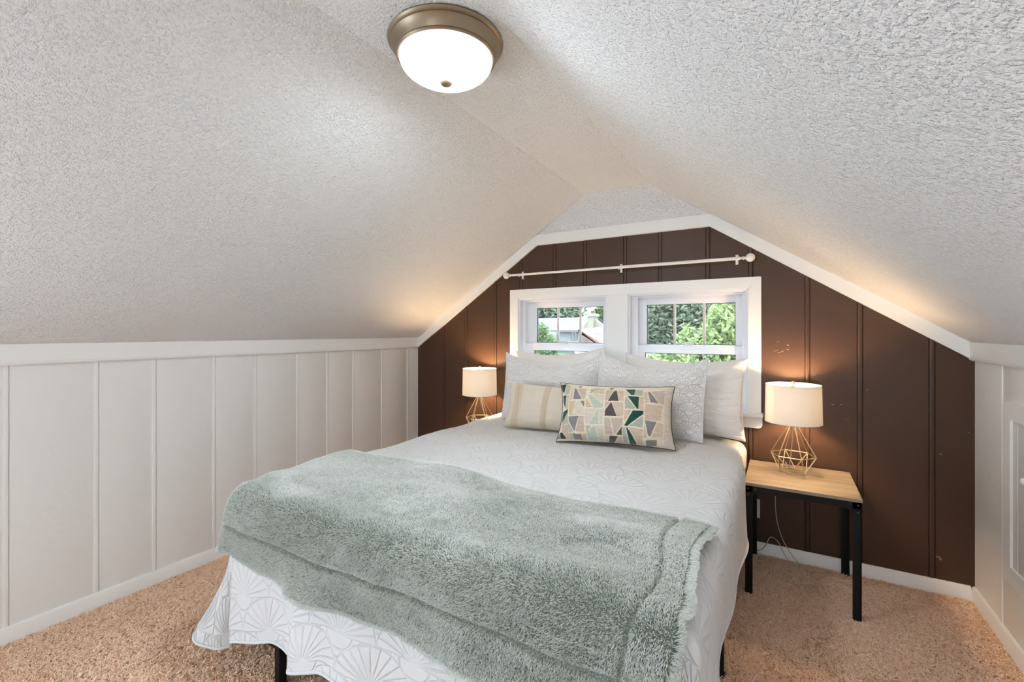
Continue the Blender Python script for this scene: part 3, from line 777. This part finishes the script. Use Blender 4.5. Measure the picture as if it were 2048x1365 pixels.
# ------------------------------------------------------------------ nightstands
def nightstand(x0, x1, y0, y1, z, label):
    cx, cy = (x0+x1)/2, (y0+y1)/2
    t = tag(empty('nightstand', (cx, cy, 0)), label, 'nightstand', 'nightstands beside the bed')
    hx, hy = (x1-x0)/2, (y1-y0)/2
    MB().box(-hx, hx, -hy, hy, z-.016, z, .0015).build('table_top', M_oak, t)
    mb = MB()
    for sy in (-1, 1): mb.box(-hx+.004, hx-.004, sy*(hy-.004)-(.022 if sy > 0 else 0), sy*(hy-.004)+(0 if sy > 0 else .022), z-.048, z-.016)
    for sx in (-1, 1): mb.box(sx*(hx-.004)-(.022 if sx > 0 else 0), sx*(hx-.004)+(0 if sx > 0 else .022), -hy+.026, hy-.026, z-.048, z-.016)
    fr = mb.build('apron_frame', M_black, t)
    for sx in (-1, 1):
        for sy in (-1, 1):
            X0, Y0 = sx*(hx-.004), sy*(hy-.004)
            mb = MB()
            q = lambda s, a, w: (a-w, a) if s > 0 else (a, a+w)
            # L-shaped steel leg : two plates with a curved gusset at the top
            mb.box(*q(sx, X0, .034), *q(sy, Y0, .004), 0, z-.016); mb.box(*q(sx, X0, .004), *q(sy, Y0, .034), 0, z-.016)
            g = [(X0-sx*.034, z-.048), (X0-sx*.085, z-.048), (X0-sx*.052, z-.054), (X0-sx*.040, z-.064), (X0-sx*.034, z-.085)]
            mb.poly_prism(g, 'y', Y0, Y0-sy*.004)
            g = [(Y0-sy*.034, z-.048), (Y0-sy*.085, z-.048), (Y0-sy*.052, z-.054), (Y0-sy*.040, z-.064), (Y0-sy*.034, z-.085)]
            mb.poly_prism(g, 'x', X0, X0-sx*.004)
            lg = mb.build('leg', M_black, t)
            for bx_, bz in ((.014, .03), (.046, .03), (.014, .062)):
                m2 = MB(); m2.bm.free(); m2.bm = bmesh.new()
                bmesh.ops.create_uvsphere(m2.bm, u_segments=10, v_segments=6, radius=.0045, matrix=Matrix.Translation((X0-sx*bx_, Y0+sy*.001, z-bz)) @ Matrix.Diagonal((1, .6, 1, 1)))
                m2.build('bolt', M_steel, lg, smooth=True)
    return t
ZT = .573
nightstand(-.168, .320, 2.618, 3.100, ZT, 'nightstand with oak top and black metal legs, beside the brown wall and carpet corner')
nightstand(-2.205, -1.972, 2.618, 3.100, ZT, 'nightstand almost hidden behind the bed, under the lamp nearer the white panelled wall')

# ------------------------------------------------------------------ table lamps
def table_lamp(x, y, rot, label, cord):
    t = tag(empty('table_lamp', (x, y, ZT+.001), rot), label, 'lamp', 'matching table lamps')
    w = .0028
    n = 6
    ring = lambda r, z, ph=0: [Vector((r*math.cos(2*PI*k/n+ph), r*math.sin(2*PI*k/n+ph), z)) for k in range(n)]
    lo, mi, up = ring(.066, w), ring(.108, .095, PI/n), ring(.020, .262, PI/n)
    mb = MB()
    for A in (lo, mi, up):
        for k in range(n): mb.tube([A[k], A[(k+1) % n]], w, 6)
    for k in range(n):
        mb.tube([mi[k], up[k]], w, 6)
        mb.tube([lo[k], mi[k]], w, 6); mb.tube([lo[k], mi[(k-1) % n]], w, 6)
    mb.build('wire_base', M_gold, t)
    mb = MB().lathe([(0, .255), (.020, .255), (.021, .262), (.012, .268), (.012, .29), (.017, .292), (.017, .345), (0, .345)], n=20)
    mb.build('socket', M_gold, t, auto=30)
    z0, z1, r0, r1 = .275, .483, .137, .133
    th = .0015
    mb = MB()
    N = 64
    rings = []
    for r, z in ((r0, z0), (r1, z1), (r1-th, z1), (r0-th, z0)):
        rings.append([mb.bm.verts.new((r*math.cos(2*PI*k/N), r*math.sin(2*PI*k/N), z)) for k in range(N)])
    for i in range(4):
        A, B = rings[i], rings[(i+1) % 4]
        for k in range(N): mb.bm.faces.new((A[k], A[(k+1) % N], B[(k+1) % N], B[k]))
    sh = mb.build('lamp_shade', M_shade, t, auto=25)
    for r, z in ((r0, z0), (r1, z1)):
        MB().tube([(r*math.cos(2*PI*k/N), r*math.sin(2*PI*k/N), z) for k in range(N)], .0016, 6, closed=True).build('shade_rim', M_cord, sh)
    mb = MB()
    for k in range(3):
        a = 2*PI*k/3+.5
        mb.tube([(0, 0, z1-.012), (r1*.98*math.cos(a), r1*.98*math.sin(a), z1-.003)], .0017, 6)
    mb.tube([(.03, 0, .30), (.05, 0, .36), (.045, 0, .43), (.012, 0, z1-.02), (0, 0, z1-.012)], .0017, 6)
    mb.tube([(-.03, 0, .30), (-.05, 0, .36), (-.045, 0, .43), (-.012, 0, z1-.02), (0, 0, z1-.012)], .0017, 6)
    mb.build('harp', M_gold, t)
    MB().lathe([(0, z1+.020), (.007, z1+.018), (.010, z1+.012), (.010, z1+.006), (.005, z1+.002), (.005, z1-.004), (.009, z1-.006), (.009, z1-.012), (0, z1-.012)], n=18).build('finial', M_gold, t, auto=30)
    MB().lathe([(0, .432), (.012, .43), (.024, .418), (.028, .402), (.024, .382), (.014, .362), (.012, .345), (0, .345)], n=24).build('bulb', M_bulb, t, smooth=True)
    if cord:
        M = t.matrix_basis.inverted()
        c = [M @ Vector(p) for p in cord]
        # smooth the path
        pts = []
        for i in range(len(c)-1):
            p0, p1, p2, p3 = c[max(i-1, 0)], c[i], c[i+1], c[min(i+2, len(c)-1)]
            for q in np.linspace(0, 1, 8, endpoint=False):
                pts.append(.5*((2*p1)+(p2-p0)*q+(2*p0-5*p1+4*p2-p3)*q*q+(3*p1-p0-3*p2+p3)*q**3))
        pts.append(c[-1])
        MB().tube(pts, .0026, 8).build('cord', M_cord, t, smooth=True)
    return t
xl_, yl_ = .052, 2.945
table_lamp(xl_, yl_, .35, 'gold wire table lamp with drum shade standing on the oak topped nightstand',
    [(xl_, yl_, ZT+.255), (xl_-.004, yl_+.01, ZT+.17), (xl_-.012, yl_+.03, ZT+.06), (xl_-.02, yl_+.06, ZT+.007), (xl_-.03, 3.09, ZT+.006), (xl_-.035, 3.106, ZT+.009), (xl_-.037, 3.113, ZT-.01), (-.03, 3.112, .42), (-.03, 3.103, .26),
     (.0, 3.085, .14), (.05, 3.06, .06), (.085, 3.03, .03), (.07, 3.01, .022), (.02, 3.02, .06), (-.02, 3.04, .13), (-.06, 3.075, .135), (-.085, 3.098, .07), (-.12, 3.1035, .03), (-.2, 3.1035, .018)])
xl2, yl2 = -2.066, 2.955
table_lamp(xl2, yl2, .0, 'gold wire lamp with drum shade seen over the bed edge near the white wall',
    [(xl2, yl2, ZT+.255), (xl2+.02, yl2+.01, ZT+.17), (xl2+.06, yl2+.03, ZT+.05), (xl2+.03, yl2+.07, ZT+.007), (xl2, 3.09, ZT+.006), (xl2, 3.106, ZT+.009), (xl2, 3.113, ZT-.01), (xl2, 3.112, .3), (xl2, 3.09, .03)])

op = tag(empty('wall_outlet', (-.15, YB, .275)), 'small white wall outlet low on the brown wall behind the nightstand leg', 'outlet')
MB().box(-.035, .035, -.008, 0, -.057, .057, .003).build('cover_plate', M_plastic, op)
for dz in (-.02, .02): MB().box(-.016, .016, -.011, -.007, dz-.014, dz+.014, .003).build('socket', M_plastic, op)

# ------------------------------------------------------------------ outdoors
def W(px, py, Y):
    """the point at depth Y of the street seen through the windows along a sight line from the camera"""
    c_, s_ = math.cos(.5387), math.sin(.5387); a = (px-1024)/904; b_ = -(py-664)/904
    d = Vector((a*c_-s_, a*s_+c_, b_)); return Vector((0, 0, 1.35))+d*(Y/d.y)
def sidingmat(name, col, k=5):
    m, nt, b = new_mat(name, col, .7)
    s = nt.nodes.new('ShaderNodeSeparateXYZ'); nt.links.new(coord(nt), s.inputs[0])
    bump(nt, b, (X(nt, s.outputs[2])*k).mod(1), .02); return m
def roofmat(name, c1, c2):
    m, nt, b = new_mat(name, c1, .9)
    ramp(nt, b, noise(nt, coord(nt, scale=(2, 2, 6)), 2.5, 4), [(.3, c1), (.7, c2)]); return m
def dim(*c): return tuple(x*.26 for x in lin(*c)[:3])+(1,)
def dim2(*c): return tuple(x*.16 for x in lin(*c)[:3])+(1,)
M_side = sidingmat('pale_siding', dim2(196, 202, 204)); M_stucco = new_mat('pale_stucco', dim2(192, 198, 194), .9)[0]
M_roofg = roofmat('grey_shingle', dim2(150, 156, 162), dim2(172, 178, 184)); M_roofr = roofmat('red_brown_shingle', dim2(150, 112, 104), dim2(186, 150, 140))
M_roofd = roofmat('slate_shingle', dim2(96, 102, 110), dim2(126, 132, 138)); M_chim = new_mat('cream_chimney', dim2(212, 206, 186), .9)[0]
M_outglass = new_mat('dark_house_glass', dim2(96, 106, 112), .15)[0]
M_bark = new_mat('bark', dim(122, 112, 104), .9)[0]
GZ = -4.2
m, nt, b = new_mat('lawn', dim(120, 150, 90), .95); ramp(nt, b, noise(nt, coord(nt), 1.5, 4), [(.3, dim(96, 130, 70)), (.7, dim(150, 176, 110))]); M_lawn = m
gp = struct(MB().box(-40, 16, 4.5, 60, GZ-.2, GZ).build('ground', M_lawn))

def leafmat(name, a, b2):
    m, nt, b = new_mat(name, a, .6, spec=.2)
    n_ = noise(nt, coord(nt), 3.2, 4, .7)
    r = ramp(nt, b, n_, [(.35, a), (.65, b2)])
    tr = nt.nodes.new('ShaderNodeBsdfTranslucent'); nt.links.new(r.outputs[0], tr.inputs[0])
    mx = nt.nodes.new('ShaderNodeMixShader'); mx.inputs[0].default_value = .4
    out = nt.nodes['Material Output']; nt.links.new(b.outputs[0], mx.inputs[1]); nt.links.new(tr.outputs[0], mx.inputs[2]); nt.links.new(mx.outputs[0], out.inputs[0])
    return m
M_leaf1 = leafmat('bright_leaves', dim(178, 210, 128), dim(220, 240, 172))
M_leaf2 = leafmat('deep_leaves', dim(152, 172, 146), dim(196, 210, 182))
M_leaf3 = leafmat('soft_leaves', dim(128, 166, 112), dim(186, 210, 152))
def tree(name, c, blobs, n, size, mat, label, trunk=.12, seed=0, droop=0.):
    g = np.random.default_rng(seed)
    t = tag(empty(name, (c[0], c[1], GZ)), label, 'tree')
    V, F = [], []
    tot = sum(r[3]*r[4]*r[5] for r in blobs)
    for bx_, by_, bz, rx, ry, rz in blobs:
        m = int(n*(rx*ry*rz)/tot)
        d = g.normal(size=(m, 3)); d /= np.linalg.norm(d, axis=1, keepdims=True)
        rad = g.random(m)**.45*(1+.18*vnoise(d[:, 0]*3+seed, d[:, 2]*3+bx_, seed))
        p = np.array([bx_-c[0], by_-c[1], bz-GZ])+d*rad[:, None]*np.array([rx, ry, rz])
        a = g.normal(size=(m, 3)); a[:, 2] = a[:, 2]*.6-droop; a /= np.linalg.norm(a, axis=1, keepdims=True)
        b_ = np.cross(a, g.normal(size=(m, 3))); b_ /= np.linalg.norm(b_, axis=1, keepdims=True)+1e-9
        s = size*(.6+.8*g.random(m))[:, None]
        q = np.stack([p-a*s, p+b_*s*.42, p+a*s, p-b_*s*.42], 1)
        V.append(q.reshape(-1, 3))
    V = np.concatenate(V); F = np.arange(len(V)).reshape(-1, 4)
    link('crown', mesh_from('crown', V, F), mat, t)
    top = max(b_[2] for b_ in blobs)-GZ
    mb = MB(); mb.tube([(0, 0, 0), (.05, 0, top*.4), (-.03, .03, top*.8), (.02, 0, top)], [trunk, trunk*.8, trunk*.6, trunk*.25], 9)
    for b_ in blobs:
        mb.tube([(0, 0, top*.45), ((b_[0]-c[0])*.5, (b_[1]-c[1])*.5, (top*.5+b_[2]-GZ)/2+.1), (b_[0]-c[0], b_[1]-c[1], b_[2]-GZ)], [trunk*.5, trunk*.35, trunk*.1], 6)
    mb.build('trunk', M_bark, t, smooth=True)
    return t
# bright locust-like tree close to the right window
def blob(px, py, Y, rx, rz, ry=None):
    p = W(px, py, Y); return (p.x, p.y, p.z, rx, ry or rx, rz)
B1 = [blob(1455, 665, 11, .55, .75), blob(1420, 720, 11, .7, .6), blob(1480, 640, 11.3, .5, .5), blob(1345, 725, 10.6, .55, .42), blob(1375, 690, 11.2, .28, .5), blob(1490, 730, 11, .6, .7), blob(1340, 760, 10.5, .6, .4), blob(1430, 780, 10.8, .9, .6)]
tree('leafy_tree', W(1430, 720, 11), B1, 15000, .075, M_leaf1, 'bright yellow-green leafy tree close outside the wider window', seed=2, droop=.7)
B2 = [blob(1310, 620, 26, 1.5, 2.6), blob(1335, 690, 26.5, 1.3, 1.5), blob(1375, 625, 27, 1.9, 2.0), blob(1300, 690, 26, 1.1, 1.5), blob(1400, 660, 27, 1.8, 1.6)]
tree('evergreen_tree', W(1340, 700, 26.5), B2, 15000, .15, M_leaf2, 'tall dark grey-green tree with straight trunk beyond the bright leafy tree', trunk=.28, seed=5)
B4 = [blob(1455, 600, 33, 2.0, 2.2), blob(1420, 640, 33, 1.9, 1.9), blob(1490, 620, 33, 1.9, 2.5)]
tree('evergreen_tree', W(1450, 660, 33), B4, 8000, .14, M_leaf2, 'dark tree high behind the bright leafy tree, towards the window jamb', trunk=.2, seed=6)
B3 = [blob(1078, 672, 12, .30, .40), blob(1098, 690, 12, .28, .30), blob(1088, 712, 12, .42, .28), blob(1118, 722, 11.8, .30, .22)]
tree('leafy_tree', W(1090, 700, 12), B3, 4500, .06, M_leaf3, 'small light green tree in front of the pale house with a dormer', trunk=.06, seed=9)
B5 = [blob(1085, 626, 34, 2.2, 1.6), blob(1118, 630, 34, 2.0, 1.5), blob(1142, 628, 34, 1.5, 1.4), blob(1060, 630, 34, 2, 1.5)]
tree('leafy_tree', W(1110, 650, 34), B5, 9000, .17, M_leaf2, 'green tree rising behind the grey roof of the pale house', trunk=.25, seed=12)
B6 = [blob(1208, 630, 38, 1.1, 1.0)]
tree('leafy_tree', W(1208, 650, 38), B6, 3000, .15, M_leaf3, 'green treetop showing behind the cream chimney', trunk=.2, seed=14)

def prism_roof(mb, x0, x1, y0, y1, ze, zr, along='x', t=.12, ov=.25):
    if along == 'x':
        ym = (y0+y1)/2
        mb.poly_prism([(y0-ov, ze-.1), (ym, zr), (y1+ov, ze-.1), (y1+ov, ze-.1+t), (ym, zr+t), (y0-ov, ze-.1+t)], 'x', x0-ov, x1+ov)
    else:
        xm = (x0+x1)/2
        mb.poly_prism([(x0-ov, ze-.1), (xm, zr), (x1+ov, ze-.1), (x1+ov, ze-.1+t), (xm, zr+t), (x0-ov, ze-.1+t)], 'y', y0-ov, y1+ov)
def house_window(x0, x1, y, z0, z1, par, inv):
    mb = MB()
    for q in ((x0-.04, x0, z0-.04, z1+.04), (x1, x1+.04, z0-.04, z1+.04), (x0, x1, z1, z1+.04), (x0, x1, z0-.04, z0), ((x0+x1)/2-.018, (x0+x1)/2+.018, z0, z1)):
        mb.box(q[0], q[1], y-.06, y+.04, q[2], q[3])
    mb.bm.transform(inv); f = mb.build('house_window', M_side, par)
    mb = MB().box(x0, x1, y-.03, y+.03, z0, z1); mb.bm.transform(inv); mb.build('pane', M_outglass, f)
# pale house with dormer
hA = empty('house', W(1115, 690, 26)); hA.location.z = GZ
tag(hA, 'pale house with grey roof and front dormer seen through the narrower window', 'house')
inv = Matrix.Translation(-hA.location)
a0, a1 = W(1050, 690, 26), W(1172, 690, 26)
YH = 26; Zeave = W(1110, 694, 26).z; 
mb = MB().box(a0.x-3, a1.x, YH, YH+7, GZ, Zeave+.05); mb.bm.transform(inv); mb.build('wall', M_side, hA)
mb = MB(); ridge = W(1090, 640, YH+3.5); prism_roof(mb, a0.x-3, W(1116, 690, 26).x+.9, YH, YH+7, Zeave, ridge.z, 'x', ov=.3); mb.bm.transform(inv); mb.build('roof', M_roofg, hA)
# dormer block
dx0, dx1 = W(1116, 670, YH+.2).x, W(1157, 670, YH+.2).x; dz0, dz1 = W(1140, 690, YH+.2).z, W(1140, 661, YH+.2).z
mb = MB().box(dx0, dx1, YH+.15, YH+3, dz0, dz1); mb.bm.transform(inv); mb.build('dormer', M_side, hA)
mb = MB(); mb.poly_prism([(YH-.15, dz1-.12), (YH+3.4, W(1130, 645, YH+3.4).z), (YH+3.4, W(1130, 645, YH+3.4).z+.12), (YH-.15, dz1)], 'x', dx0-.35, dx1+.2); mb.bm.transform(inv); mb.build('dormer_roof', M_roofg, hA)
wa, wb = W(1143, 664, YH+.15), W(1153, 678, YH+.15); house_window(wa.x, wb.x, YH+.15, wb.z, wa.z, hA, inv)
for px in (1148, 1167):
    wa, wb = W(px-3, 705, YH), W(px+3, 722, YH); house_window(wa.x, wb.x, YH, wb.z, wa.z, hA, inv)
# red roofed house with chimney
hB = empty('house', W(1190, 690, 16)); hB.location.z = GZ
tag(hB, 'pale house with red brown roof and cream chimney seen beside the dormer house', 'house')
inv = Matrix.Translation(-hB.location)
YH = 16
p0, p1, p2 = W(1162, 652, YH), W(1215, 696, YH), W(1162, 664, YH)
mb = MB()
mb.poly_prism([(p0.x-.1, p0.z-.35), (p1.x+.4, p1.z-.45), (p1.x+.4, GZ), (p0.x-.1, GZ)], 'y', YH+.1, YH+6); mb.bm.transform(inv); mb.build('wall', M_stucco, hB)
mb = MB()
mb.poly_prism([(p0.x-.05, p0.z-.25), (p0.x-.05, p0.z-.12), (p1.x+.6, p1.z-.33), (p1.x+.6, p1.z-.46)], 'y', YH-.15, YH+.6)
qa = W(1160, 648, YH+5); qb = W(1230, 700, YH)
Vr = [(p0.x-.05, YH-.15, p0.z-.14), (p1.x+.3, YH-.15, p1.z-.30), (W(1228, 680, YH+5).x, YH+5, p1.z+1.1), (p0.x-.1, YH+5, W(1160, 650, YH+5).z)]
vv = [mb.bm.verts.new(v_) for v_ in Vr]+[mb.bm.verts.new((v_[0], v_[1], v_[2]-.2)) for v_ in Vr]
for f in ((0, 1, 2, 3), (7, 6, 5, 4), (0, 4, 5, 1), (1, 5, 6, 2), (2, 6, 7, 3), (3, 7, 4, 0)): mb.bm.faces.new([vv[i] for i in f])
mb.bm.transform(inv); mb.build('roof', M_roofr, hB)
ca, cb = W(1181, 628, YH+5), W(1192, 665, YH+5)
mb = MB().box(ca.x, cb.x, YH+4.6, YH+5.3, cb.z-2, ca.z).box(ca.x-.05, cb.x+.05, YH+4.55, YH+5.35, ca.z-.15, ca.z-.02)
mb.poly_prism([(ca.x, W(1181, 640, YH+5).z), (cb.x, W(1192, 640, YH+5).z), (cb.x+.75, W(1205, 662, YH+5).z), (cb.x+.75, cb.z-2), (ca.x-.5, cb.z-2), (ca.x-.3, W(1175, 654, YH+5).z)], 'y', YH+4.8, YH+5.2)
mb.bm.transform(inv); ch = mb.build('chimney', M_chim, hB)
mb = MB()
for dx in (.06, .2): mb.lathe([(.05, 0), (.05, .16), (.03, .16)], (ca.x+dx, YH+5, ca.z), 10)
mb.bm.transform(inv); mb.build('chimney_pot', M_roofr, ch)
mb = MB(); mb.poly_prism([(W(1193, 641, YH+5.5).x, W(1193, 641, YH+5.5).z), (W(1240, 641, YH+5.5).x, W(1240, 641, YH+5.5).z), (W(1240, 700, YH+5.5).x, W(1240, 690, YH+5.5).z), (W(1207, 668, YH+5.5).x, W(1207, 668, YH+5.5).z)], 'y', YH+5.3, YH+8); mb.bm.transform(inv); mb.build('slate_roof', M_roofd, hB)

# ------------------------------------------------------------------ light
w = bpy.data.worlds.new('sky'); bpy.context.scene.world = w; w.use_nodes = True
bg = w.node_tree.nodes['Background']; bg.inputs[0].default_value = (.78, .89, 1, 1); bg.inputs[1].default_value = 11
wl = bpy.data.lights.new('front_fill_light', 'AREA'); wl.shape = 'RECTANGLE'; wl.size = .74; wl.size_y = .97; wl.energy = 5; wl.color = (.72, .87, 1)  # added fill lamp behind the camera, brightens the room
wo = bpy.data.objects.new('front_fill_light', wl); C.objects.link(wo); wo.location = (-.2, YF-.02, 1.085); wo.rotation_euler = (PI/2, 0, 0)
w2 = bpy.data.lights.new('side_fill_light', 'AREA'); w2.shape = 'RECTANGLE'; w2.size = 1.38; w2.size_y = .68; w2.energy = 25; w2.color = (.63, .825, 1)  # second added lamp, lifts the slopes and right wall from out of view
o2 = bpy.data.objects.new('side_fill_light', w2); C.objects.link(o2); o2.location = (XL-.02, -1.15, .72); o2.rotation_euler = (PI/2, 0, -PI/2)
sun = bpy.data.lights.new('sun', 'SUN'); sun.energy = 5; sun.angle = .3; sun.color = (1, .95, .86)
so = bpy.data.objects.new('sun', sun); C.objects.link(so); so.rotation_euler = (D(38), 0, D(35))

# ------------------------------------------------------------------ camera
cam = bpy.data.cameras.new('camera'); co = bpy.data.objects.new('camera', cam); C.objects.link(co)
cam.sensor_fit = 'HORIZONTAL'; cam.sensor_width = 36; cam.lens = 903.84/2048*36; cam.clip_start = .02; cam.clip_end = 200
cam.shift_y = -18.7/2048
co.location = (0, 0, 1.35); co.rotation_euler = (PI/2, 0, .5387)
sc = bpy.context.scene; sc.camera = co
sc.view_settings.view_transform = 'Standard'; sc.view_settings.look = 'None'; sc.view_settings.exposure = .30; sc.view_settings.gamma = 1; sc.view_settings.use_curve_mapping = False
cy = sc.cycles; cy.max_bounces = 10; cy.diffuse_bounces = 7; cy.transparent_max_bounces = 12; cy.sample_clamp_indirect = 6; cy.use_denoising = True; cy.caustics_reflective = False; cy.caustics_refractive = False
